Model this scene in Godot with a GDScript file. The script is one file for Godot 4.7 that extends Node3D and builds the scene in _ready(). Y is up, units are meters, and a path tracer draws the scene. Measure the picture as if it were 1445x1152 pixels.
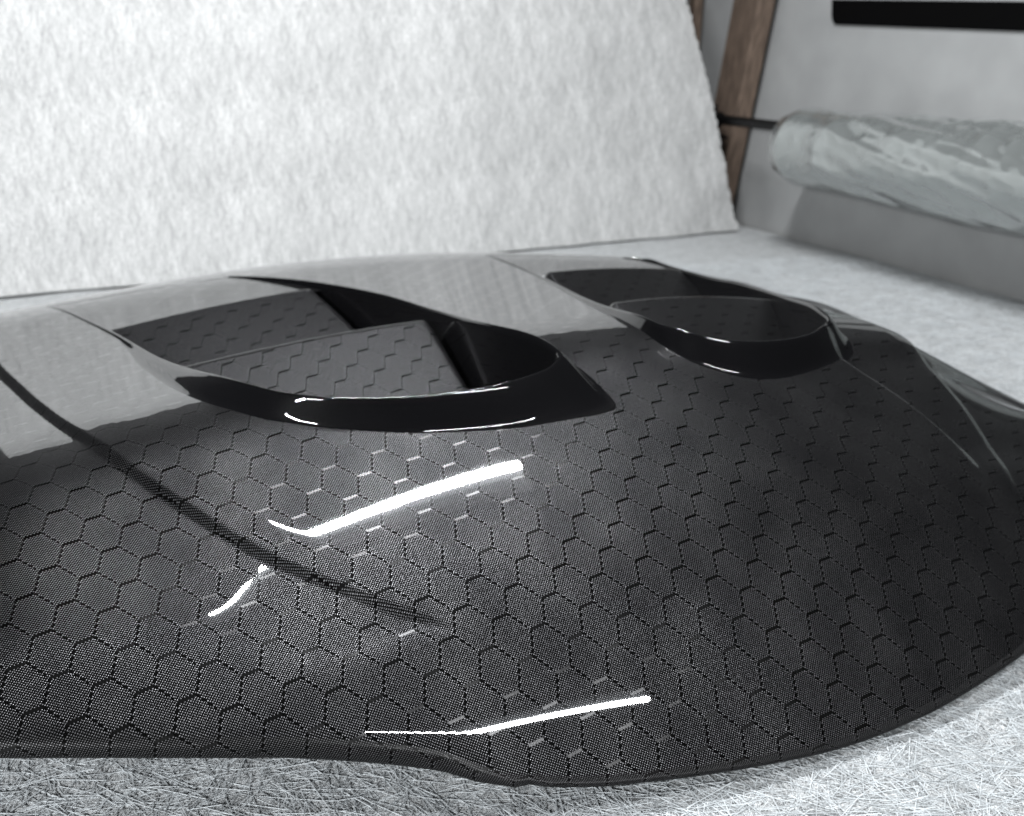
extends Node3D
# A carbon fibre car hood lying on chopped strand mat in a composites workshop.
# Lengths below are in camera heights; S turns them into metres.

const S := 0.6
const PSI := -0.48037
const CENTRE := Vector3(0.32146, 0.0, -1.82246)
const UP := Vector3(0, 1, 0)

# profile of the hood: slope along v at these stations
const STATION: Array[float] = [-0.25, -0.1, 0.0, 0.1, 0.2, 0.3, 0.4, 0.55, 0.8, 1.2, 1.8]
const SLOPE: Array[float] = [0.9121, 0.5997, 0.44719, 0.46952, 0.4992, 0.28346, -0.00146, -0.07858, -0.05608, -0.0123, 0.04884]
const V0 := -0.6
const DV := 0.01
const NV := 321
const CROWN := 0.47567
const A2 := 0.09936
const A4 := -0.02347

var slope_at := PackedFloat64Array()
var drop_at := PackedFloat64Array()
var arc_at := PackedFloat64Array()
var across_at := PackedFloat64Array()
var M := {}
var rng := RandomNumberGenerator.new()
var used := {}


# ---------------------------------------------------------------- naming
func numbered(called: String) -> String:
	var n: int = used.get(called, 0)
	used[called] = n + 1
	return called if n == 0 else "%s_%03d" % [called, n]


func thing(called: String, label: String, category: String, at := Vector3.ZERO, group := "") -> Node3D:
	var o := Node3D.new()
	o.name = numbered(called)
	add_child(o)
	o.position = at
	tag(o, label, category, group)
	return o


func tag(o: Node, label: String, category: String, group := "", kind := "") -> void:
	if label:
		o.set_meta("label", label)
	if category:
		o.set_meta("category", category)
	if group:
		o.set_meta("group", group)
	if kind:
		o.set_meta("kind", kind)


func obj(called: String, mesh: Mesh, material: Material, parent: Node = self) -> MeshInstance3D:
	var o := MeshInstance3D.new()
	o.name = numbered(called) if parent == self else called
	o.mesh = mesh
	o.material_override = material
	parent.add_child(o, true)
	return o


# ---------------------------------------------------------------- small mesh helpers
func grid_mesh(rows: Array, uvs: Array, closed := false) -> ArrayMesh:
	# rows: arrays of Vector3 of equal length; smooth normals from the neighbours
	var n: int = rows[0].size()
	var pos := PackedVector3Array()
	var nor := PackedVector3Array()
	var tex := PackedVector2Array()
	var idx := PackedInt32Array()
	for r in rows.size():
		for k in n:
			pos.append(rows[r][k])
			tex.append(uvs[r][k] if uvs.size() else Vector2.ZERO)
			var a: Vector3 = rows[maxi(r - 1, 0)][k]
			var b: Vector3 = rows[mini(r + 1, rows.size() - 1)][k]
			var c: Vector3 = rows[r][(k + n - 1) % n if closed else maxi(k - 1, 0)]
			var d: Vector3 = rows[r][(k + 1) % n if closed else mini(k + 1, n - 1)]
			if closed and k == 0:
				c = rows[r][n - 2]
			if closed and k == n - 1:
				d = rows[r][1]
			var m := (d - c).cross(b - a)
			nor.append(m.normalized() if m.length() > 1e-12 else UP)
	for r in rows.size() - 1:
		for k in n - 1:
			var i := r * n + k
			idx.append_array([i, i + 1, i + n, i + 1, i + n + 1, i + n])
	return arrays(pos, nor, tex, idx)


func arrays(pos: PackedVector3Array, nor: PackedVector3Array, tex: PackedVector2Array, idx: PackedInt32Array, second := PackedVector2Array()) -> ArrayMesh:
	# front faces run clockwise: turn every triangle that disagrees with its normals
	for t in range(0, idx.size(), 3):
		var a := pos[idx[t]]
		var f := (pos[idx[t + 1]] - a).cross(pos[idx[t + 2]] - a)
		if f.dot(nor[idx[t]] + nor[idx[t + 1]] + nor[idx[t + 2]]) > 0.0:
			var k := idx[t + 1]
			idx[t + 1] = idx[t + 2]
			idx[t + 2] = k
	var a := []
	a.resize(Mesh.ARRAY_MAX)
	a[Mesh.ARRAY_VERTEX] = pos
	a[Mesh.ARRAY_NORMAL] = nor
	a[Mesh.ARRAY_TEX_UV] = tex
	a[Mesh.ARRAY_INDEX] = idx
	if second.size():
		a[Mesh.ARRAY_TEX_UV2] = second
	var m := ArrayMesh.new()
	m.add_surface_from_arrays(Mesh.PRIMITIVE_TRIANGLES, a)
	return m


func box_mesh(size: Vector3, bevel: float) -> ArrayMesh:
	# a box with chamfered edges, centred
	var st := SurfaceTool.new()
	st.begin(Mesh.PRIMITIVE_TRIANGLES)
	st.set_smooth_group(-1)
	var h := size / 2.0
	var pts: Array[Vector3] = []
	for x in [-1, 1]:
		for y in [-1, 1]:
			for z in [-1, 1]:
				var c := Vector3(x * h.x, y * h.y, z * h.z)
				pts.append(c - Vector3(0, y, z) * bevel)
				pts.append(c - Vector3(x, 0, z) * bevel)
				pts.append(c - Vector3(x, y, 0) * bevel)
	var hull := func(f: Array) -> void:
		var mid := Vector3.ZERO
		for p: Vector3 in f:
			mid += p
		mid /= f.size()
		for k in range(1, f.size() - 1):
			var a: Vector3 = f[0]
			var b: Vector3 = f[k]
			var c: Vector3 = f[k + 1]
			if (b - a).cross(c - a).dot(mid) > 0.0:
				var s := b
				b = c
				c = s
			for p: Vector3 in [a, b, c]:
				st.set_uv(Vector2(p.x + p.z, p.y + p.z))
				st.add_vertex(p)
	var ix := func(x: int, y: int, z: int, k: int) -> Vector3:
		return pts[((x * 2 + y) * 2 + z) * 3 + k]
	for s in 2:
		hull.call([ix.call(s, 0, 0, 0), ix.call(s, 1, 0, 0), ix.call(s, 1, 1, 0), ix.call(s, 0, 1, 0)])
		hull.call([ix.call(0, s, 0, 1), ix.call(1, s, 0, 1), ix.call(1, s, 1, 1), ix.call(0, s, 1, 1)])
		hull.call([ix.call(0, 0, s, 2), ix.call(1, 0, s, 2), ix.call(1, 1, s, 2), ix.call(0, 1, s, 2)])
		for q in 2:
			hull.call([ix.call(s, q, 0, 0), ix.call(s, q, 1, 0), ix.call(s, q, 1, 1), ix.call(s, q, 0, 1)])
			hull.call([ix.call(s, 0, q, 0), ix.call(s, 1, q, 0), ix.call(s, 1, q, 2), ix.call(s, 0, q, 2)])
			hull.call([ix.call(0, s, q, 1), ix.call(1, s, q, 1), ix.call(1, s, q, 2), ix.call(0, s, q, 2)])
			for w in 2:
				hull.call([ix.call(s, q, w, 0), ix.call(s, q, w, 1), ix.call(s, q, w, 2)])
	st.generate_normals()
	return st.commit()


func tube_mesh(path: Array, radius: float, sides := 12) -> ArrayMesh:
	var rows := []
	var uvs := []
	for i in path.size():
		var t: Vector3 = (path[mini(i + 1, path.size() - 1)] - path[maxi(i - 1, 0)]).normalized()
		var a := t.cross(UP if absf(t.y) < 0.9 else Vector3(1, 0, 0)).normalized()
		var b := t.cross(a)
		var row := []
		var uv := []
		for k in sides + 1:
			var w := TAU * k / sides
			row.append(path[i] + (a * cos(w) + b * sin(w)) * radius)
			uv.append(Vector2(float(k) / sides, i))
		rows.append(row)
		uvs.append(uv)
	for e in [0, path.size() - 1]:
		var mid := []
		for k in sides + 1:
			mid.append(path[e])
		if e == 0:
			rows.push_front(mid)
			uvs.push_front(uvs[0])
		else:
			rows.append(mid)
			uvs.append(uvs[-1])
	var m := grid_mesh(rows, uvs, true)
	return facing_out(m)


func facing_out(m: ArrayMesh) -> ArrayMesh:
	# flips a closed mesh whose normals point into it
	var a := m.surface_get_arrays(0)
	var pos: PackedVector3Array = a[Mesh.ARRAY_VERTEX]
	var nor: PackedVector3Array = a[Mesh.ARRAY_NORMAL]
	var mid := Vector3.ZERO
	for p in pos:
		mid += p
	mid /= pos.size()
	var out := 0.0
	for i in pos.size():
		out += (pos[i] - mid).dot(nor[i])
	if out >= 0.0:
		return m
	for i in nor.size():
		nor[i] = -nor[i]
	return arrays(pos, nor, a[Mesh.ARRAY_TEX_UV], a[Mesh.ARRAY_INDEX])


# ---------------------------------------------------------------- the hood's surface
func lookup(table: PackedFloat64Array, v: float) -> float:
	var x := clampf((v - V0) / DV, 0.0, NV - 1.001)
	var i := int(x)
	return lerpf(table[i], table[i + 1], x - i)


func make_profile() -> void:
	var raw := PackedFloat64Array()
	for i in NV:
		var v := V0 + DV * i
		var k := 0
		while k < STATION.size() - 2 and v > STATION[k + 1]:
			k += 1
		var t := clampf((v - STATION[k]) / (STATION[k + 1] - STATION[k]), 0.0, 1.0)
		raw.append(lerpf(SLOPE[k], SLOPE[k + 1], t))
	for i in NV:
		var sum := 0.0
		var all := 0.0
		for d in range(-16, 17):
			var w := exp(-0.5 * pow(d * DV / 0.045, 2.0))
			sum += w * raw[clampi(i + d, 0, NV - 1)]
			all += w
		slope_at.append(sum / all)
	drop_at.append(0.0)
	arc_at.append(0.0)
	for i in NV - 1:
		drop_at.append(drop_at[i] + (slope_at[i] + slope_at[i + 1]) / 2.0 * DV)
		arc_at.append(arc_at[i] + (sqrt(1.0 + slope_at[i] ** 2) + sqrt(1.0 + slope_at[i + 1] ** 2)) / 2.0 * DV)
	var at := lookup(drop_at, 0.55)
	var ar := lookup(arc_at, 0.55)
	for i in NV:
		drop_at[i] -= at
		arc_at[i] -= ar
	across_at.append(0.0)
	for i in 160:
		var u := 0.01 * (i + 0.5)
		across_at.append(across_at[i] + 0.01 * sqrt(1.0 + (2.0 * A2 * u + 4.0 * A4 * u ** 3) ** 2))


func fall(v: float) -> float:
	# Hermite through the table, so that normals run smoothly
	var x := clampf((v - V0) / DV, 0.0, NV - 1.001)
	var i := int(x)
	var t := x - i
	var a := drop_at[i]
	var b := drop_at[i + 1]
	var ma := slope_at[i] * DV
	var mb := slope_at[i + 1] * DV
	var t2 := t * t
	var t3 := t2 * t
	return (2.0 * t3 - 3.0 * t2 + 1.0) * a + (t3 - 2.0 * t2 + t) * ma + (-2.0 * t3 + 3.0 * t2) * b + (t3 - t2) * mb


const CREASE_L := [Vector2(-0.20, 0.475), Vector2(-0.147, 0.533), Vector2(-0.091, 0.607), Vector2(-0.040, 0.664), Vector2(0.007, 0.711), Vector2(0.071, 0.766), Vector2(0.149, 0.819), Vector2(0.245, 0.878), Vector2(0.328, 0.913), Vector2(0.483, 0.953), Vector2(0.715, 0.983), Vector2(0.925, 1.005), Vector2(1.166, 1.03), Vector2(1.9, 1.08)]
const CREASE_R := [Vector2(-0.14, 0.64), Vector2(-0.09, 0.669), Vector2(-0.041, 0.69), Vector2(0.085, 0.741), Vector2(0.224, 0.775), Vector2(0.5, 0.85), Vector2(1.8, 1.0)]
const FOLD_R := [Vector2(-0.17, 0.572), Vector2(-0.116, 0.582), Vector2(-0.02, 0.594), Vector2(0.097, 0.574), Vector2(0.205, 0.525), Vector2(0.3, 0.5)]


func along(table: Array, v: float) -> float:
	# smooth line through the table's points
	var n := table.size()
	var k := 0
	while k < n - 2 and v > table[k + 1].x:
		k += 1
	var a: Vector2 = table[k]
	var b: Vector2 = table[k + 1]
	var p: Vector2 = table[maxi(k - 1, 0)]
	var q: Vector2 = table[mini(k + 2, n - 1)]
	var w := b.x - a.x
	var t := clampf((v - a.x) / w, 0.0, 1.0)
	var ma := (b.y - p.y) / (b.x - p.x) * w
	var mb := (q.y - a.y) / (q.x - a.x) * w
	return (2.0 * t ** 3 - 3.0 * t * t + 1.0) * a.y + (t ** 3 - 2.0 * t * t + t) * ma + (3.0 * t * t - 2.0 * t ** 3) * b.y + (t ** 3 - t * t) * mb


func soft(a: float, b: float, x: float) -> float:
	var t := clampf((x - a) / (b - a), 0.0, 1.0)
	return t * t * t * (t * (t * 6.0 - 15.0) + 10.0)


func height(u: float, v: float) -> float:
	var w := absf(u)
	var h := CROWN - A2 * u * u - A4 * u ** 4 + fall(v)
	if w > 0.48:
		# the body line: the middle stands a little above the flanks
		var c := along(CREASE_L if u < 0.0 else CREASE_R, v)
		var d := (0.013 if u < 0.0 else 0.010) * (0.75 * soft(-0.165, -0.10, v) + 0.25 * soft(-0.1, 0.35, v))
		if u < 0.0:
			h -= d * (0.8 * soft(-0.010, 0.012, w - c) + 0.2 * soft(-0.08, 0.012, w - c)) * (1.0 - soft(0.012, 0.35, w - c))
		else:
			h -= d * soft(-0.008, 0.022, w - c) * (1.0 - soft(0.03, 0.6, w - c))
		if u > 0.0:
			var f := along(FOLD_R, v)
			var g := soft(-0.14, 0.0, v) * (1.0 - soft(0.2, 0.3, v))
			h -= 0.016 * g * soft(-0.006, 0.032, w - f)
		if w > 0.75:
			var x := maxf(0.0, w - lerpf(0.74, 1.0, soft(0.45, 0.9, v)))
			h -= (0.42 * x * x / (x + 0.07) if u > 0.0 else 1.2 * maxf(0.0, w - 1.02) ** 2) * soft(-0.05, 0.3, v)
	if v > 1.5:
		h -= 0.35 * (v - 1.5) ** 2
	# the skin rolls over towards the lamp cut-outs
	if v < 0.1 and w > 0.5:
		var near := 0.017 - ((w - 1.13) * -0.317 + (v + 0.094) * 0.948)
		if near > 0.0:
			h -= 8.0 * near * near * soft(0.5, 0.62, w)
	return h


func point(u: float, v: float, e := 0.0) -> Vector3:
	return Vector3(u, height(u, v) + e, -v) * S


func normal(u: float, v: float) -> Vector3:
	var d := 0.0025
	var hu := (height(u + d, v) - height(u - d, v)) / (2.0 * d)
	var hv := (height(u, v + d) - height(u, v - d)) / (2.0 * d)
	return Vector3(-hu, 1.0, hv).normalized()


func fabric(u: float, v: float, extra := 0.0) -> Vector2:
	# where the cloth lies: arc lengths turned to the weave's own directions, one unit per repeat
	var x := clampf(absf(u) / 0.01, 0.0, 159.0)
	var i := int(x)
	var t := lerpf(across_at[i], across_at[i + 1], x - i) * signf(u)
	var s := lookup(arc_at, v) - extra
	var a := cos(0.09263) * (t + 0.25234) + sin(0.09263) * (s + 0.69716)
	var b := -sin(0.09263) * (t + 0.25234) + cos(0.09263) * (s + 0.69716)
	a += 0.05452 * b
	# cloth never lies perfectly straight
	a += 0.0016 * sin(b * 7.0 + a * 3.0) + 0.0009 * sin(b * 19.0 + 1.0)
	b += 0.0016 * sin(a * 6.0 + 2.0) + 0.0009 * sin(a * 21.0 - b * 5.0)
	return Vector2(a / 0.04371 / 2.0, b / 0.0368 / 2.0)


func spline(p: Array, n: int) -> Array:
	# Catmull-Rom through Vector3 (or Vector2) control points, n samples
	var out := []
	var last := p.size() - 1
	for k in n:
		var x := float(k) / (n - 1) * last
		var i := mini(int(x), last - 1)
		var t := x - i
		var b = p[i]
		var c = p[i + 1]
		var a = p[i - 1] if i > 0 else b * 2.0 - c
		var d = p[i + 2] if i + 2 <= last else c * 2.0 - b
		out.append((b * 2.0 + (c - a) * t + (a * 2.0 - b * 5.0 + c * 4.0 - d) * t * t + (b * 3.0 - a - c * 3.0 + d) * t * t * t) * 0.5)
	return out


# ---------------------------------------------------------------- textures
func weave_maps() -> Dictionary:
	# honeycomb jacquard: short solid floats, dotted slanting edges, plain weave between
	var nx := 36
	var ny := 32
	var c := 18
	var w := nx * c
	var h := ny * c
	var X := 0.04371
	var Q := 0.0368
	var bar := 0.285
	var col := PackedByteArray()
	var hgt := PackedByteArray()
	var rough := PackedByteArray()
	col.resize(w * h * 3)
	hgt.resize(w * h)
	rough.resize(w * h)
	var kinds := PackedByteArray()
	for j in ny:
		for i in nx:
			var U := 2.0 * (i + 0.5) / nx
			var V := 2.0 * (j + 0.5) / ny
			var kind := 0
			for q: Vector2 in [Vector2(0, 0), Vector2(2, 0), Vector2(0, 2), Vector2(2, 2), Vector2(1, 1)]:
				var du := absf(U - q.x)
				var dv := absf(V - q.y)
				if du < bar and dv < 1.05 / ny * 2.0:
					kind = 2
				for sx in [-1, 1]:
					for sy in [-1, 1]:
						var a := Vector2((q.x + sx * bar) * X, q.y * Q)
						var b := Vector2((q.x + sx * (1.0 - bar)) * X, (q.y + sy) * Q)
						var p := Vector2(U * X, V * Q)
						if (kind == 0 or kind == 3) and p.distance_to(Geometry2D.get_closest_point_to_segment(p, a, b)) < 1.7 * X / 18.0:
							kind = 1 if p.distance_to(Geometry2D.get_closest_point_to_segment(p, a, b)) < 0.72 * X / 18.0 else 3
			kinds.append(kind)
	var r := RandomNumberGenerator.new()
	r.seed = 5
	for j in ny:
		for i in nx:
			var kind := kinds[j * nx + i]
			var up := (i + j) % 2 == 0
			var tone := r.randf_range(0.85, 1.15)
			for y in c:
				for x in c:
					var fx := (x + 0.5) / c * 2.0 - 1.0
					var fy := (y + 0.5) / c * 2.0 - 1.0
					var a := 0.03
					var z := 0.2
					var ro := 0.42
					if kind == 2:
						a = 0.022
						z = 0.75 - 0.05 * absf(fx)
						ro = 0.21
					elif up:
						var d := sqrt(maxf(0.0, 1.0 - 0.85 * fx * fx - 0.8 * fy * fy))
						var full := 0.18
						if kind == 3:
							full = 0.27
						elif kind == 1:
							full = 0.16 if j % 4 < 2 else 0.003
						a = full * tone * smoothstep(0.62, 0.92, d)
						z = 0.15 + 0.75 * d
						ro = 0.34
					else:
						var d := sqrt(maxf(0.0, 1.0 - 0.9 * fy * fy))
						a = (0.004 if kind == 0 else 0.002) * tone
						z = 0.1 + 0.3 * d - 0.1 * fx * fx
					a = maxf(a, 0.002)
					var at := (j * c + y) * w + i * c + x
					var s := int(255.0 * Color(a, a, a).linear_to_srgb().r)
					col[at * 3] = s
					col[at * 3 + 1] = s
					col[at * 3 + 2] = mini(255, int(s * 1.02))
					hgt[at] = int(255.0 * clampf(z, 0.0, 1.0))
					rough[at] = int(255.0 * ro)
	var ci := Image.create_from_data(w, h, false, Image.FORMAT_RGB8, col)
	var hi := Image.create_from_data(w, h, false, Image.FORMAT_L8, hgt)
	hi.convert(Image.FORMAT_RGB8)
	hi.bump_map_to_normal_map(5.0)
	var ri := Image.create_from_data(w, h, false, Image.FORMAT_L8, rough)
	return {"color": ImageTexture.create_from_image(ci), "normal": ImageTexture.create_from_image(hi), "rough": ImageTexture.create_from_image(ri)}


func strand_maps(size: int, count: int, length: float, lean: float, seed_: int) -> Dictionary:
	# chopped glass strands thrown flat, seen from above: tone and relief
	var r := RandomNumberGenerator.new()
	r.seed = seed_
	var tone := PackedByteArray()
	var hgt := PackedByteArray()
	tone.resize(size * size)
	hgt.resize(size * size)
	tone.fill(100)
	hgt.fill(40)
	for k in count:
		var x := r.randf() * size
		var y := r.randf() * size
		var a := r.randf() * PI
		if r.randf() < lean:
			a = PI / 2.0 + r.randfn(0.0, 0.35)
		var l := length * r.randf_range(0.6, 1.25)
		var dx := cos(a)
		var dy := sin(a)
		var bend := r.randfn(0.0, 0.0012)
		var wide := 1 + int(r.randf() * 2.2)
		var t := int((1.0 - 0.55 * r.randf() ** 2) * 252.0)
		var z := int(60.0 + 170.0 * k / count + r.randf() * 25.0)
		for s in int(l):
			x += dx
			y += dy
			var ndx := dx - dy * bend
			dy += dx * bend
			dx = ndx
			for q in wide:
				var px := posmod(int(x - dy * q), size)
				var py := posmod(int(y + dx * q), size)
				var at := py * size + px
				tone[at] = t
				hgt[at] = z
	var ti := Image.create_from_data(size, size, false, Image.FORMAT_L8, tone)
	ti.convert(Image.FORMAT_RGB8)
	var hi := Image.create_from_data(size, size, false, Image.FORMAT_L8, hgt)
	hi.convert(Image.FORMAT_RGB8)
	var ni: Image = hi.duplicate()
	ni.bump_map_to_normal_map(3.0)
	return {"color": ImageTexture.create_from_image(ti), "normal": ImageTexture.create_from_image(ni)}


func noise(freq: float, seed_: int, lo: Color, hi: Color, as_normal := false, strength := 4.0, octaves := 4) -> NoiseTexture2D:
	var f := FastNoiseLite.new()
	f.noise_type = FastNoiseLite.TYPE_SIMPLEX
	f.frequency = freq
	f.seed = seed_
	f.fractal_octaves = octaves
	var t := NoiseTexture2D.new()
	t.width = 512
	t.height = 512
	t.seamless = true
	t.noise = f
	if as_normal:
		t.as_normal_map = true
		t.bump_strength = strength
	else:
		var g := Gradient.new()
		g.set_color(0, lo)
		g.set_color(1, hi)
		t.color_ramp = g
	return t


func creases() -> NoiseTexture2D:
	# sharp folds of thin film
	var f := FastNoiseLite.new()
	f.noise_type = FastNoiseLite.TYPE_SIMPLEX
	f.fractal_type = FastNoiseLite.FRACTAL_RIDGED
	f.frequency = 0.004
	f.fractal_octaves = 3
	f.fractal_gain = 0.42
	f.seed = 46
	var t := NoiseTexture2D.new()
	t.width = 512
	t.height = 512
	t.seamless = true
	t.noise = f
	t.as_normal_map = true
	t.bump_strength = 14.0
	return t


func materials() -> void:
	var wv := weave_maps()
	var m := StandardMaterial3D.new()
	m.albedo_texture = wv.color
	m.metallic = 0.85
	m.metallic_specular = 0.15
	m.roughness = 1.0
	m.roughness_texture = wv.rough
	m.roughness_texture_channel = BaseMaterial3D.TEXTURE_CHANNEL_RED
	m.normal_enabled = true
	m.normal_texture = wv.normal
	m.normal_scale = 0.9
	m.clearcoat_enabled = true
	m.clearcoat = 1.0
	m.clearcoat_roughness = 0.012
	m.detail_enabled = true
	m.detail_albedo = noise(0.011, 61, Color(0.76, 0.76, 0.77), Color(1, 1, 1))
	m.detail_blend_mode = BaseMaterial3D.BLEND_MODE_MUL
	m.detail_uv_layer = BaseMaterial3D.DETAIL_UV_2
	M.weave = m

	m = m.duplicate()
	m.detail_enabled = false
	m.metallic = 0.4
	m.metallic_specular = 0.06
	m.albedo_color = Color(0.7, 0.7, 0.7)  # shade put into the colour: weave darkened where lamplight brightens the rim
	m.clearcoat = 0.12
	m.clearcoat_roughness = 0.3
	M.weave_edge_shaded = m

	m = StandardMaterial3D.new()
	m.albedo_color = Color(0.003, 0.003, 0.0034).linear_to_srgb()
	m.roughness = 0.4
	m.metallic_specular = 0.08
	m.clearcoat_enabled = true
	m.clearcoat = 1.0
	m.clearcoat_roughness = 0.012
	M.gloss = m

	var st := strand_maps(1024, 15000, 130.0, 0.0, 11)
	m = StandardMaterial3D.new()
	m.albedo_texture = st.color
	m.albedo_color = Color(0.86, 0.872, 0.876)
	m.roughness = 0.55
	m.metallic_specular = 0.4
	m.normal_enabled = true
	m.normal_texture = st.normal
	m.normal_scale = 1.7
	M.mat = m

	var su := strand_maps(1024, 11000, 210.0, 0.85, 12)
	m = StandardMaterial3D.new()
	m.albedo_texture = su.color
	m.albedo_color = Color(0.83, 0.833, 0.83)
	m.roughness = 0.5
	m.metallic_specular = 0.5
	m.normal_enabled = true
	m.normal_texture = su.normal
	m.normal_scale = 0.9
	M.sheet = m

	m = StandardMaterial3D.new()
	m.albedo_color = Color(0.82, 0.84, 0.85)
	m.roughness = 0.35
	m.metallic_specular = 0.5
	m.vertex_color_use_as_albedo = true
	M.strand = m

	m = StandardMaterial3D.new()
	m.albedo_texture = noise(0.01, 41, Color(0.55, 0.555, 0.555), Color(0.61, 0.615, 0.615))
	m.uv1_triplanar = true
	m.uv1_world_triplanar = true
	m.uv1_scale = Vector3.ONE * 0.7
	m.roughness = 0.9
	M.wall = m

	m = StandardMaterial3D.new()
	m.albedo_texture = noise(0.02, 42, Color(0.25, 0.205, 0.17), Color(0.45, 0.385, 0.335))
	m.uv1_scale = Vector3(7, 0.8, 1)
	m.roughness = 0.8
	M.wood = m

	m = StandardMaterial3D.new()
	m.albedo_color = Color(0.10, 0.10, 0.10)
	m.metallic = 0.85
	m.roughness = 0.45
	M.steel = m

	m = StandardMaterial3D.new()
	m.albedo_color = Color(0.62, 0.64, 0.635)
	m.metallic = 0.6
	m.roughness = 0.14
	m.clearcoat_enabled = true
	m.clearcoat = 1.0
	m.clearcoat_roughness = 0.03
	m.normal_enabled = true
	m.normal_texture = creases()
	m.normal_scale = 0.75
	m.uv1_scale = Vector3(1.0, 0.55, 1)
	M.film = m

	m = StandardMaterial3D.new()
	m.albedo_color = Color(0.02, 0.02, 0.021)
	m.roughness = 0.9
	m.metallic_specular = 0.15
	M.black = m

	m = StandardMaterial3D.new()
	m.albedo_color = Color(0.55, 0.5, 0.42)
	m.roughness = 0.8
	M.board = m

	m = StandardMaterial3D.new()
	m.albedo_color = Color(0.85, 0.85, 0.85)
	m.roughness = 0.5
	M.enamel = m

	m = StandardMaterial3D.new()
	m.albedo_color = Color(0.9, 0.9, 0.9)
	m.emission_enabled = true
	m.emission = Color(0.95, 0.98, 1.0)
	m.emission_energy_multiplier = 4.0
	M.glow = m


# ---------------------------------------------------------------- lamps
func tube_lamp(a: Vector3, b: Vector3, energy: float, tilt: float, label: String) -> void:
	# a batten with one bare tube; its light sits just below the tube
	var mid := (a + b) / 2.0
	var dir := (b - a).normalized()
	var len := a.distance_to(b)
	var t := thing("tube_lamp", label, "lamp", mid, "bare tube lamps of the workshop")
	t.basis = Basis(dir, UP, dir.cross(UP)) * Basis(Vector3(1, 0, 0), deg_to_rad(tilt))
	var hs := obj("housing", box_mesh(Vector3(len + 0.06, 0.05, 0.07), 0.006), M.enamel, t)
	hs.position = Vector3(0, 0.055, 0)
	obj("tube", tube_mesh([Vector3(-len / 2, 0, 0), Vector3(len / 2, 0, 0)], 0.009), M.glow, t)
	for s in [-1, 1]:
		var e := obj("end_cap", box_mesh(Vector3(0.02, 0.05, 0.034), 0.004), M.enamel, t)
		e.position = Vector3(s * (len / 2 + 0.011), 0.008, 0)
	var l := AreaLight3D.new()
	l.name = "tube_light"
	l.area_size = Vector2(len, 0.014)
	l.light_energy = energy
	l.light_color = Color(0.985, 0.992, 1.0)
	l.shadow_enabled = true
	l.area_range = 12.0
	l.rotation = Vector3(-PI / 2, 0, 0)
	l.position = Vector3(0, -0.022, 0)
	t.add_child(l)


# ---------------------------------------------------------------- bench, mat and what stands behind
const EDGE := Vector3(1.4607, 0.0, -7.1775)
const ALONG := Vector3(0.31196, 0.0, 0.9501)
const OUT := Vector3(-0.9501, 0.0, 0.31196)
const SHEET_CORNER := Vector3(1.379, 0.0, -6.868)
const SHEET_DIR := Vector3(-0.872, 0.0, 0.4895)


func by_wall(along_: float, y: float, out: float) -> Vector3:
	return (EDGE + ALONG * along_ + OUT * out + UP * y) * S


func mat_height(x: float, z: float, f: FastNoiseLite) -> float:
	return f.get_noise_2d(x * 60.0, z * 60.0) * 0.0035


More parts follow.
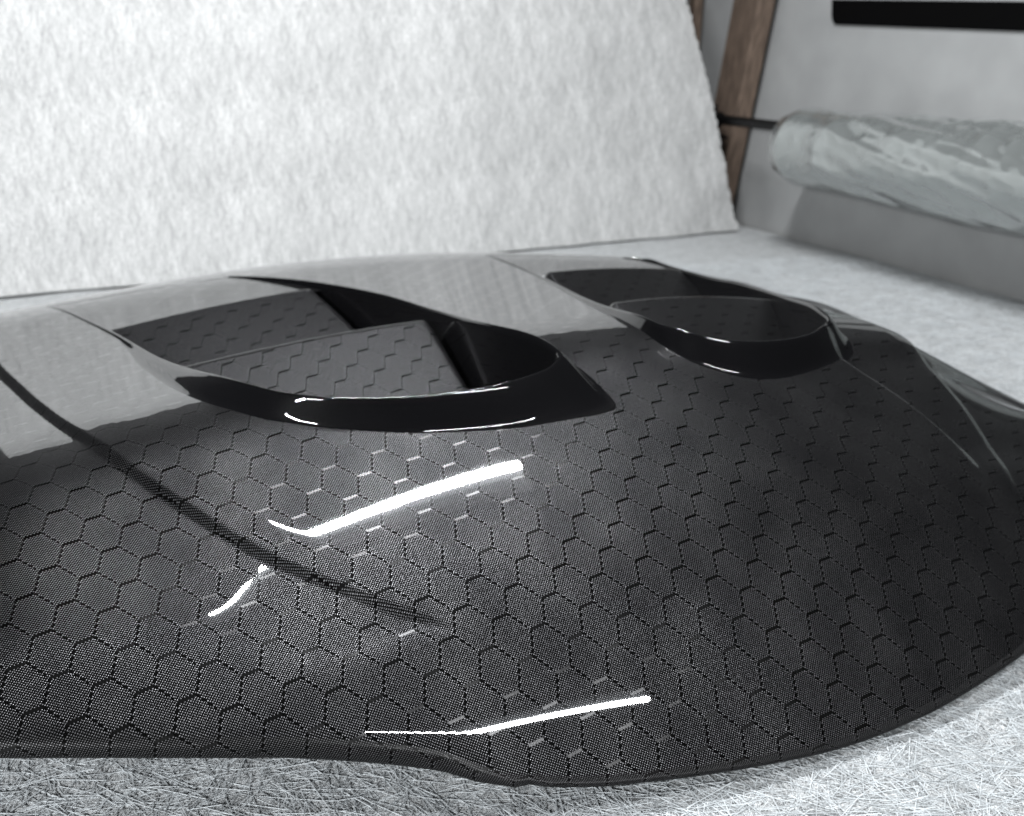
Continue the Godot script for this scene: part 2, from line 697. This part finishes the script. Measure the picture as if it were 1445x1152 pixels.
func surroundings() -> void:
	# workbench: a slab whose right edge runs along the wall
	var far := 9.2
	var bench := thing("workbench", "long workbench covered by white fibreglass mat under the car hood", "workbench", by_wall(4.5, 0, 3.4))
	bench.basis = Basis(OUT, UP, OUT.cross(UP))
	var slab := obj("bench_board", box_mesh(Vector3(6.8, 0.07, far * 1.2) * Vector3(S, 1, S), 0.004), M.board, bench)
	slab.position = Vector3(0, -0.035 - 0.008, 0)

	var f := FastNoiseLite.new()
	f.seed = 3
	f.frequency = 0.06
	f.fractal_octaves = 3
	var rows := []
	var uvs := []
	for i in 150:
		var row := []
		var uv := []
		for k in 120:
			var o := 0.012 + 6.6 * k / 119.0 + (f.get_noise_2d(i * 9.0, 400.0) * 0.02 if k == 0 else 0.0)
			var p := by_wall(-0.9 + 10.6 * i / 149.0, 0, o)
			p.y = mat_height(p.x, p.z, f)
			row.append(p)
			uv.append(Vector2(p.x, p.z) / 0.30)
		rows.append(row)
		uvs.append(uv)
	var mt := obj("fibreglass_mat", grid_mesh(rows, uvs), M.mat)
	tag(mt, "white chopped strand fibreglass mat spread flat over the workbench under the hood", "fibreglass mat")

	# loose strands that stand up from the mat where the camera is near
	strands(f)

	# upright sheet of mat
	rows = []
	uvs = []
	var back := Vector3(-0.489, 0, -0.872)
	var e := FastNoiseLite.new()
	e.seed = 8
	e.frequency = 0.08
	for i in 121:
		var y := 1.58 * i / 120.0
		var top := soft(1.2, 1.58, y)
		var row := []
		var uv := []
		var start := 0.235 * y + e.get_noise_1d(i * 3.0) * 0.018 + e.get_noise_1d(i * 17.0) * 0.008
		for k in 141:
			var d := start + (4.5 - start) * pow(k / 140.0, 1.3)
			var bow := f.get_noise_2d(d * 22.0, y * 16.0 + 90.0) * 0.03 + f.get_noise_2d(d * 130.0, y * 14.0 + 300.0) * 0.0022
			var p := SHEET_CORNER + SHEET_DIR * d + back * (0.14 * y + bow) + UP * (y + 0.012 + top * e.get_noise_1d(d * 90.0 + 500.0) * 0.12) + back * (top * top * 0.12)
			row.append(p * S)
			uv.append(Vector2(d * S, y * S) / 0.24)
		rows.append(row)
		uvs.append(uv)
	var sh := obj("fibreglass_sheet", grid_mesh(rows, uvs), M.sheet)
	tag(sh, "upright white sheet of fibreglass mat standing behind the hood, its right edge ragged", "fibreglass sheet")
	var frows := []
	# a thin back layer gives the sheet its thickness
	for r in rows:
		var row := []
		for p in r:
			row.append(p + back * 0.006)
		frows.append(row)
	obj("backing_layer", grid_mesh(frows, uvs), M.sheet, sh)

	# wall
	var wl := obj("side_wall", box_mesh(Vector3(6.2, 2.3, 0.2) * S, 0.01), M.wall)
	wl.basis = Basis(ALONG, UP, ALONG.cross(UP))
	wl.position = by_wall(-0.2, 0.35, -0.13)
	tag(wl, "pale grey plastered wall beside the workbench behind the film roll", "wall", "", "structure")

	# leaning timber
	var lo := by_wall(-0.26, -0.05, 0.09)
	var hi := by_wall(0.27, 1.75, 0.09)
	var post := thing("wooden_post", "weathered brown timber leaning between the white sheet and the wall", "post", lo)
	var up := (hi - lo).normalized()
	post.basis = Basis((up.cross(OUT)).normalized(), up, OUT)
	var pm := obj("timber", box_mesh(Vector3(0.30 * S, lo.distance_to(hi), 0.11 * S), 0.005), M.wood, post)
	pm.position = Vector3(0, lo.distance_to(hi) / 2, 0)
	var lo2 := by_wall(-0.72, 0.6, 0.06)
	var hi2 := by_wall(-0.62, 1.75, 0.06)
	var post2 := thing("wooden_batten", "thin dark timber batten just showing above the ragged edge of the white sheet", "batten", lo2)
	post2.basis = Basis(((hi2 - lo2).normalized().cross(OUT)).normalized(), (hi2 - lo2).normalized(), OUT)
	var pm2 := obj("timber", box_mesh(Vector3(0.1 * S, lo2.distance_to(hi2), 0.06 * S), 0.004), M.wood, post2)
	pm2.position = Vector3(0, lo2.distance_to(hi2) / 2, 0)

	# rod and film roll
	var rod := thing("steel_rod", "thin dark steel rod reaching from the timber into the film roll", "rod", by_wall(0.02, 0.662, 0.26))
	obj("bar", tube_mesh([Vector3.ZERO, by_wall(3.6, 0.63, 0.26) - rod.position], 0.017), M.steel, rod)
	var cl := obj("clamp", tube_mesh([ALONG * -0.03, ALONG * 0.03], 0.026), M.steel, rod)
	cl.position = ALONG * 0.03
	var pin := obj("hook", tube_mesh([Vector3(0, 0.05, 0), Vector3(0, -0.05, 0), OUT * -0.05 + Vector3(0, -0.07, 0)], 0.006), M.steel, rod)
	pin.position = ALONG * 0.03
	film_roll()

	# black bar high on the wall
	var bar := thing("black_bar", "black bar with a rounded lower corner jutting from the wall above the film roll", "bar", by_wall(0.78, 1.262, 0.0))
	bar.basis = Basis(ALONG, UP, ALONG.cross(UP)) * Basis(Vector3(0, 0, 1), -0.052)
	var prof := []
	for k in 9:
		var a := PI + PI / 2 * k / 8.0
		prof.append(Vector2(0.07 + 0.06 * cos(a), -0.005 + 0.07 * sin(a)))
	prof.append(Vector2(2.9, -0.06))
	prof.append(Vector2(2.9, 0.052))
	prof.append(Vector2(0.0, 0.052))
	var poly := CSGPolygon3D.new()
	poly.name = "board"
	var pk := PackedVector2Array()
	for q: Vector2 in prof:
		pk.append(q * S)
	poly.polygon = pk
	poly.mode = CSGPolygon3D.MODE_DEPTH
	poly.depth = 0.40 * S
	poly.material = M.black
	poly.position = Vector3(0, 0, -0.012)
	bar.add_child(poly)


func film_roll() -> void:
	var t := thing("film_roll", "roll of creased clear plastic film hanging on the steel rod by the wall", "film roll", by_wall(0.99, 0.565, 0.26))
	t.basis = Basis(ALONG, UP, ALONG.cross(UP))
	var f := FastNoiseLite.new()
	f.seed = 21
	f.frequency = 0.5
	f.fractal_octaves = 3
	var rows := []
	var uvs := []
	var long := 2.9
	for i in 141:
		var x := long * i / 140.0
		var row := []
		var uv := []
		for k in 97:
			var w := TAU * k / 96.0
			var r := 0.205 * (1.0 + 0.02 * f.get_noise_3d(x * 2.0, cos(w) * 1.2, sin(w) * 1.2))
			# the wraps slide: soft ridges that run slantwise along the roll
			var ridge := f.get_noise_3d(x * 1.1 + 9.0, cos(w + x * 0.8) * 1.7, sin(w + x * 0.8) * 1.7)
			r += 0.016 * (0.6 - absf(ridge) * 2.4) * soft(0.1, 0.9, x)
			r *= 1.0 - 0.14 * (1.0 - soft(0.0, 0.13, x))
			# loose wrap sags under the roll
			r += 0.025 * maxf(0.0, -sin(w)) ** 3 * soft(0.5, 1.6, x)
			row.append(Vector3(x, r * sin(w), r * cos(w)) * S)
			uv.append(Vector2(k / 96.0, x))
		rows.append(row)
		uvs.append(uv)
	var cap := []
	var inner := []
	for k in 97:
		var w := TAU * k / 96.0
		cap.append(Vector3(-0.003, 0.15 * sin(w), 0.15 * cos(w)) * S)
		inner.append(Vector3(0.03, 0.07 * sin(w), 0.07 * cos(w)) * S)
	rows.push_front(cap)
	uvs.push_front(uvs[0])
	rows.push_front(inner)
	uvs.push_front(uvs[0])
	obj("film", facing_out(grid_mesh(rows, uvs, true)), M.film, t)
	var cr := []
	for e: Vector2 in [Vector2(-0.01, 0.062), Vector2(-0.015, 0.072), Vector2(-0.01, 0.08), Vector2(0.1, 0.08)]:
		var row := []
		for k in 33:
			var w := TAU * k / 32.0
			row.append(Vector3(e.x, e.y * sin(w), e.y * cos(w)) * S)
		cr.append(row)
	obj("core", facing_out(grid_mesh(cr, [], true)), M.board, t)


func strands(f: FastNoiseLite) -> void:
	var r := RandomNumberGenerator.new()
	r.seed = 77
	var one := box_mesh(Vector3(1, 1, 1), 0.0)
	var mm := MultiMesh.new()
	mm.transform_format = MultiMesh.TRANSFORM_3D
	mm.use_colors = true
	mm.mesh = one
	var count := 40000
	mm.instance_count = count
	for k in count:
		var x: float
		var z: float
		if k < 27000:
			# in front of the hood and along its right side, near the camera
			z = -r.randf_range(0.45, 2.2)
			x = r.randf_range(-0.62, 0.62) * (absf(z) + 0.1)
		else:
			var al := r.randf_range(1.2, 5.6)
			var q := by_wall(al, 0, r.randf_range(0.02, 1.5)) / S
			x = q.x
			z = q.z
		var p := Vector3(x, 0, z) * S
		p.y = mat_height(p.x, p.z, f) + r.randf_range(0.0002, 0.0018)
		var yaw := r.randf() * TAU
		var pitch := r.randfn(0.0, 0.045)
		if r.randf() < 0.012:
			pitch = r.randf_range(0.1, 0.35)
			p.y += 0.004
		var b := Basis(UP, yaw) * Basis(Vector3(0, 0, 1), pitch)
		var l := r.randf_range(0.025, 0.058)
		var wd := r.randf_range(0.00025, 0.0008)
		mm.set_instance_transform(k, Transform3D(b * Basis.from_scale(Vector3(l, r.randf_range(0.0002, 0.0004), wd)), p))
		var g := 1.0 - 0.6 * r.randf() ** 2
		mm.set_instance_color(k, Color(g, g, g))
	var o := MultiMeshInstance3D.new()
	o.name = "loose_strands"
	o.multimesh = mm
	o.material_override = M.strand
	add_child(o)
	tag(o, "loose white glass strands lying across the fibreglass mat around the hood", "glass strands", "", "stuff")


# ---------------------------------------------------------------- the hood
const BASE_L := [Vector2(-0.869, 1.693), Vector2(-0.777, 1.224), Vector2(-0.775, 0.814), Vector2(-0.750, 0.483), Vector2(-0.688, 0.334), Vector2(-0.612, 0.266), Vector2(-0.518, 0.218), Vector2(-0.430, 0.185), Vector2(-0.286, 0.154), Vector2(-0.177, 0.148), Vector2(-0.099, 0.150), Vector2(-0.070, 0.172), Vector2(-0.085, 0.273), Vector2(-0.136, 0.464), Vector2(-0.130, 0.762), Vector2(-0.152, 1.082), Vector2(-0.239, 1.372), Vector2(-0.396, 1.621)]
const LIP_L := [Vector3(-0.869, 1.693, 0.000), Vector3(-0.779, 1.223, 0.003), Vector3(-0.742, 0.794, 0.012), Vector3(-0.707, 0.497, 0.026), Vector3(-0.665, 0.344, 0.036), Vector3(-0.601, 0.273, 0.042), Vector3(-0.522, 0.234, 0.045), Vector3(-0.437, 0.211, 0.046), Vector3(-0.306, 0.194, 0.047), Vector3(-0.196, 0.204, 0.048), Vector3(-0.148, 0.226, 0.047), Vector3(-0.132, 0.246, 0.045), Vector3(-0.130, 0.286, 0.040), Vector3(-0.150, 0.465, 0.022), Vector3(-0.138, 0.762, 0.010), Vector3(-0.156, 1.083, 0.008), Vector3(-0.242, 1.374, 0.004), Vector3(-0.396, 1.621, 0.000)]
const BASE_R := [Vector2(0.383, 1.609), Vector2(0.338, 1.197), Vector2(0.183, 0.610), Vector2(0.128, 0.364), Vector2(0.140, 0.261), Vector2(0.191, 0.208), Vector2(0.252, 0.178), Vector2(0.334, 0.172), Vector2(0.450, 0.194), Vector2(0.548, 0.229), Vector2(0.592, 0.265), Vector2(0.625, 0.365), Vector2(0.722, 0.580), Vector2(0.912, 1.010), Vector2(0.986, 1.499), Vector2(0.907, 1.640)]
const LIP_R := [Vector3(0.383, 1.609, 0.000), Vector3(0.343, 1.198, 0.002), Vector3(0.193, 0.626, 0.008), Vector3(0.136, 0.368, 0.025), Vector3(0.150, 0.288, 0.038), Vector3(0.195, 0.239, 0.045), Vector3(0.269, 0.214, 0.047), Vector3(0.364, 0.212, 0.047), Vector3(0.455, 0.231, 0.045), Vector3(0.530, 0.272, 0.042), Vector3(0.564, 0.303, 0.038), Vector3(0.602, 0.376, 0.030), Vector3(0.708, 0.585, 0.022), Vector3(0.904, 1.013, 0.015), Vector3(0.980, 1.501, 0.006), Vector3(0.907, 1.640, 0.000)]


func outline() -> PackedVector2Array:
	# the hood from above, clockwise from the left tip of the nose
	var nose := [Vector2(-0.505, -0.322), Vector2(-0.47, -0.335), Vector2(-0.388, -0.355), Vector2(-0.247, -0.379), Vector2(-0.103, -0.396), Vector2(0.0, -0.402), Vector2(0.103, -0.400), Vector2(0.221, -0.391), Vector2(0.388, -0.366), Vector2(0.505, -0.340)]
	var out := PackedVector2Array()
	for p in spline(nose, 90):
		out.append(p)
	for p in spline([Vector2(0.517, -0.33), Vector2(0.56, -0.292), Vector2(0.776, -0.208), Vector2(1.01, -0.133), Vector2(1.17, -0.075)], 50):
		out.append(p)
	for p in spline([Vector2(1.20, -0.03), Vector2(1.215, 0.4), Vector2(1.2, 1.0), Vector2(1.17, 1.7), Vector2(1.13, 1.9)], 90):
		out.append(p)
	for p in spline([Vector2(1.09, 1.94), Vector2(0.8, 1.87), Vector2(0.4, 1.80), Vector2(0.0, 1.775), Vector2(-0.4, 1.85), Vector2(-0.65, 1.95), Vector2(-0.95, 2.1)], 120):
		out.append(p)
	for p in spline([Vector2(-1.0, 2.08), Vector2(-1.13, 1.8), Vector2(-1.2, 1.0), Vector2(-1.215, 0.4), Vector2(-1.20, -0.03)], 90):
		out.append(p)
	for p in spline([Vector2(-1.17, -0.08), Vector2(-1.01, -0.133), Vector2(-0.887, -0.173), Vector2(-0.776, -0.208), Vector2(-0.627, -0.262), Vector2(-0.565, -0.296), Vector2(-0.525, -0.318)], 70):
		out.append(p)
	return out


func hole(base: Array) -> PackedVector2Array:
	var out := PackedVector2Array()
	for p in spline(base, 200):
		out.append(p)
	return out


func skin_mesh(edge: PackedVector2Array, holes: Array) -> ArrayMesh:
	var pos := PackedVector3Array()
	var nor := PackedVector3Array()
	var tex := PackedVector2Array()
	var idx := PackedInt32Array()
	var wide := PackedVector2Array()
	var d := 0.0046
	var nu := int(2.46 / d)
	var nv := int(2.56 / d)
	var inside := PackedByteArray()
	inside.resize((nu + 1) * (nv + 1))
	var boxes := []
	for h: PackedVector2Array in holes:
		var b := Rect2(h[0], Vector2.ZERO)
		for p in h:
			b = b.expand(p)
		boxes.append(b.grow(d))
	var at := PackedInt32Array()
	at.resize((nu + 1) * (nv + 1))
	at.fill(-1)
	var u0 := -1.23
	var v0 := -0.42
	for j in nv + 1:
		for i in nu + 1:
			var p := Vector2(u0 + d * i, v0 + d * j)
			var ok := Geometry2D.is_point_in_polygon(p, edge)
			if ok:
				for k in holes.size():
					if boxes[k].has_point(p) and Geometry2D.is_point_in_polygon(p, holes[k]):
						ok = false
			inside[j * (nu + 1) + i] = 1 if ok else 0
	var add := func(p: Vector2) -> int:
		pos.append(point(p.x, p.y))
		nor.append(normal(p.x, p.y))
		tex.append(fabric(p.x, p.y))
		wide.append(p * 0.9)
		return pos.size() - 1
	for j in nv:
		for i in nu:
			var c := [j * (nu + 1) + i, j * (nu + 1) + i + 1, (j + 1) * (nu + 1) + i + 1, (j + 1) * (nu + 1) + i]
			var n := inside[c[0]] + inside[c[1]] + inside[c[2]] + inside[c[3]]
			if n == 0:
				continue
			var p := Vector2(u0 + d * i, v0 + d * j)
			var q := [p, p + Vector2(d, 0), p + Vector2(d, d), p + Vector2(0, d)]
			if n == 4:
				var k := []
				for x in 4:
					if at[c[x]] < 0:
						at[c[x]] = add.call(q[x])
					k.append(at[c[x]])
				idx.append_array([k[0], k[1], k[2], k[0], k[2], k[3]])
				continue
			var bits := Geometry2D.intersect_polygons(PackedVector2Array(q), edge)
			for h: PackedVector2Array in holes:
				var left := []
				for b: PackedVector2Array in bits:
					left.append_array(Geometry2D.clip_polygons(b, h))
				bits.assign(left)
			for b: PackedVector2Array in bits:
				var tri := Geometry2D.triangulate_polygon(b)
				var first := pos.size()
				for x in b:
					add.call(x)
				for t in tri:
					idx.append(first + t)
	return arrays(pos, nor, tex, idx, wide)


func rim_mesh(edge: PackedVector2Array) -> ArrayMesh:
	# the rolled edge that turns down all round
	var prof := [Vector2(-0.004, 0.0), Vector2(0.002, -0.001), Vector2(0.0055, -0.004), Vector2(0.008, -0.009), Vector2(0.009, -0.015), Vector2(0.008, -0.022), Vector2(0.005, -0.027), Vector2(-0.001, -0.029), Vector2(-0.03, -0.025)]
	var rows := []
	var uvs := []
	for q: Vector2 in prof:
		rows.append([])
		uvs.append([])
	var n := edge.size()
	for k in n + 1:
		var p := edge[k % n]
		var t := (edge[(k + 1) % n] - edge[(k + n - 1) % n]).normalized()
		var o := Vector2(t.y, -t.x)
		var arc := 0.0
		for r in prof.size():
			var q: Vector2 = prof[r]
			if r:
				arc += q.distance_to(prof[r - 1])
			var w := p + o * q.x
			var e := q.y * (0.42 + 0.58 * soft(0.46, 0.66, absf(p.x)))
			var h := height(p.x, p.y)
			if h + e < 0.006:
				e = 0.006 - h
			var z := Vector3(w.x, h + e, -w.y) * S
			if r == 0:
				z = point(w.x, w.y, -0.0008)
			rows[r].append(z)
			var x := p + o * (arc - 0.004)
			uvs[r].append(fabric(x.x, x.y))
	return grid_mesh(rows, uvs, true)


func collar_mesh(base: Array, lip: Array) -> ArrayMesh:
	var bs := spline(base, 200)
	var ls := spline(lip, 200)
	var foot := [Vector2(-0.05, -0.01), Vector2(0.0, 0.004), Vector2(0.10, 0.035), Vector2(0.22, 0.12), Vector2(0.36, 0.27), Vector2(0.55, 0.5), Vector2(0.75, 0.74), Vector2(0.92, 0.93), Vector2(1.0, 0.985)]
	var top := [Vector2(0.0015, 0.0012), Vector2(0.0045, 0.0018), Vector2(0.0075, 0.0006), Vector2(0.0095, -0.003), Vector2(0.011, -0.012), Vector2(0.014, -0.05), Vector2(0.02, -0.12), Vector2(0.03, -0.24)]
	var rows := []
	for r in foot.size() + top.size():
		rows.append([])
	for k in 200:
		var b: Vector2 = bs[k]
		var l3: Vector3 = ls[k]
		var l := Vector2(l3.x, l3.y)
		var e := maxf(l3.z, 0.0)
		var a: Vector3 = ls[maxi(k - 1, 0)]
		var c: Vector3 = ls[mini(k + 1, 199)]
		var t := Vector2(c.x - a.x, c.y - a.y).normalized()
		var n := Vector2(-t.y, t.x)
		var hb := height(b.x, b.y)
		var hl := height(l.x, l.y) + e
		for r in foot.size():
			var q: Vector2 = foot[r]
			var w := b.lerp(l, q.x)
			rows[r].append(Vector3(w.x, lerpf(hb, hl, q.y) - (0.001 if r == 0 else 0.0), -w.y) * S)
		for r in top.size():
			var q: Vector2 = top[r]
			var w := l + n * q.x
			rows[foot.size() + r].append(Vector3(w.x, hl + q.y, -w.y) * S)
	return grid_mesh(rows, [])


func side_of(lip: Array, v: float, outer: bool, sgn: float) -> float:
	# how far out (or in) the opening reaches at v
	var best := -9.0 if outer else 9.0
	for k in lip.size() - 1:
		var a: Vector3 = lip[k]
		var b: Vector3 = lip[k + 1]
		if (a.y - v) * (b.y - v) <= 0.0 and absf(a.y - b.y) > 1e-6:
			var u := sgn * lerpf(a.x, b.x, (v - a.y) / (b.y - a.y))
			best = maxf(best, u) if outer else minf(best, u)
	return best


func blade_mesh(lip: Array, sgn: float, v_out: float, v_in: float, steep: float, long: float, gap: float, crown: float) -> ArrayMesh:
	# one louvre: a rounded top edge, a face that falls towards the nose, its inner end turned down
	var ls := spline(lip, 120)
	var prof := [Vector2(0.03, -0.07), Vector2(0.02, -0.018), Vector2(0.016, -0.005), Vector2(0.011, -0.0008), Vector2(0.002, 0.0), Vector2(-0.004, -0.001), Vector2(-0.009, -0.003)]
	for k in range(1, 15):
		prof.append(Vector2(-0.009 - long * k / 14.0, -0.003 - steep * long * k / 14.0))
	var rows := []
	var uvs := []
	for q: Vector2 in prof:
		var row := []
		var uv := []
		for k in 61:
			var x := k / 60.0
			var vt := lerpf(v_out, v_in, x)
			var v := maxf(vt + q.x, 0.24)
			var uo := side_of(ls, clampf(v, 0.25, 1.60), true, sgn) + 0.006
			var ui := side_of(ls, clampf(v, 0.25, 1.60), false, sgn) + gap
			var u := lerpf(uo, ui, x)
			var turn := maxf(0.0, (x - 0.93) / 0.07)
			var e := q.y - 0.002 + crown * (1.0 - (2.0 * x - 1.0) ** 2) - 0.09 * turn ** 2.2
			row.append(Vector3(u * sgn, height(u * sgn, vt) + e, -v) * S)
			uv.append(fabric(u * sgn, v, 0.0) * Vector2(1, 1.08) + Vector2(0.3, 0.2))
		rows.append(row)
		uvs.append(uv)
	return up_facing(grid_mesh(rows, uvs))


func up_facing(m: ArrayMesh) -> ArrayMesh:
	var a := m.surface_get_arrays(0)
	var nor: PackedVector3Array = a[Mesh.ARRAY_NORMAL]
	var s := 0.0
	for n in nor:
		s += n.y
	if s > 0.0:
		return m
	for i in nor.size():
		nor[i] = -nor[i]
	return arrays(a[Mesh.ARRAY_VERTEX], nor, a[Mesh.ARRAY_TEX_UV], a[Mesh.ARRAY_INDEX])


func ramp_mesh(lip: Array, sgn: float, v_out: float, v_in: float, steep: float, to_out: float, to_in: float) -> ArrayMesh:
	var ls := spline(lip, 120)
	var rows := []
	var uvs := []
	for j in 16:
		var row := []
		var uv := []
		for k in 41:
			var x := k / 40.0
			var vt := lerpf(v_out, v_in, x)
			var d := (vt - lerpf(to_out, to_in, x) - 0.013) * j / 15.0
			var v := vt - d
			var uo := side_of(ls, clampf(v, 0.25, maxf(v_out, v_in) - 0.002), true, sgn) + 0.004
			var ui := side_of(ls, clampf(v, 0.25, minf(v_in, v_out) - 0.002), false, sgn) - 0.002
			if j == 0:
				uo = absf(lip[0].x) if absf(lip[0].x) > absf(lip[-1].x) else absf(lip[-1].x)
				ui = minf(absf(lip[0].x), absf(lip[-1].x))
			var u := lerpf(uo, ui, x)
			var fall_ := steep * d * d / (d + 0.06)
			row.append(Vector3(u * sgn, height(u * sgn, v) - fall_ - 0.0008, -v) * S)
			uv.append(fabric(u * sgn, v))
		rows.append(row)
		uvs.append(uv)
	return up_facing(grid_mesh(rows, uvs))


func hood() -> void:
	var t := thing("car_hood", "glossy black carbon fibre car hood with honeycomb weave and two raised vents", "car hood", CENTRE * S)
	t.rotation.y = -PSI
	var edge := outline()
	obj("hood_skin", skin_mesh(edge, [hole(BASE_L), hole(BASE_R)]), M.weave, t)
	obj("rolled_edge", rim_mesh(edge), M.weave_edge_shaded, t)
	for s in 2:
		var vent := Node3D.new()
		vent.name = "vent"
		t.add_child(vent, true)
		var base: Array = [BASE_L, BASE_R][s]
		var lip: Array = [LIP_L, LIP_R][s]
		var sgn: float = [-1.0, 1.0][s]
		var cm := collar_mesh(base, lip)
		obj("collar", up_facing(cm), M.gloss, vent)
		if s == 0:
			obj("intake_ramp", ramp_mesh(lip, sgn, 1.693, 1.621, 0.045, 1.258, 1.311), M.weave, vent)
			obj("louvre_blade", blade_mesh(lip, sgn, 1.258, 1.311, 0.42, 0.42, 0.018, 0.004), M.weave, vent)
			obj("louvre_blade", blade_mesh(lip, sgn, 0.746, 0.748, 0.42, 0.42, 0.012, 0.004), M.weave, vent)
		else:
			obj("intake_ramp", ramp_mesh(lip, sgn, 1.640, 1.609, 0.045, 1.40, 1.27), M.weave, vent)
			obj("louvre_blade", blade_mesh(lip, sgn, 1.40, 1.27, 0.42, 0.42, 0.03, 0.008), M.weave, vent)
			obj("louvre_blade", blade_mesh(lip, sgn, 0.76, 0.71, 0.42, 0.42, 0.03, 0.010), M.weave, vent)


func _ready() -> void:
	# camera
	var cam := Camera3D.new()
	cam.name = "camera"
	cam.position = Vector3(0, S, 0)
	cam.rotation = Vector3(-0.29993, 0, 0)
	var at := CameraAttributesPhysical.new()
	at.frustum_focal_length = 33.06
	at.frustum_focus_distance = 0.85
	at.frustum_near = 0.05
	at.frustum_far = 60.0
	at.exposure_aperture = 7.0
	cam.attributes = at
	cam.fov = 39.9
	cam.near = 0.05
	cam.far = 60.0
	add_child(cam)
	cam.current = true

	# surroundings light: a dim, lampless workshop
	var env := Environment.new()
	env.background_mode = Environment.BG_COLOR
	env.background_color = Color(0.030, 0.031, 0.033).linear_to_srgb()
	env.tonemap_mode = Environment.TONE_MAPPER_LINEAR
	env.tonemap_exposure = 1.0
	env.sdfgi_enabled = true
	env.ssao_enabled = true
	env.ssil_enabled = true
	var we := WorldEnvironment.new()
	we.name = "environment"
	we.environment = env
	add_child(we)

	make_profile()
	materials()
	# two ceiling tubes, then an added low one that fills the shaded mat
	tube_lamp(Vector3(-0.58, 4.0, -2.46) * S, Vector3(0.87, 4.0, -3.32) * S, 12.0, 30.0, "bare white ceiling tube lamp above the middle of the hood")
	tube_lamp(Vector3(1.15, 4.0, 0.38) * S, Vector3(3.15, 4.0, -0.30) * S, 5.5, 0.0, "bare white ceiling tube lamp to the right of the camera")
	tube_lamp(Vector3(-3.0, 1.75, 3.0) * S, Vector3(-1.3, 1.75, 2.6) * S, 19.0, 55.0, "added fill tube, unseen, low behind the camera and to its left, brightening the shaded mat")
	surroundings()
	hood()
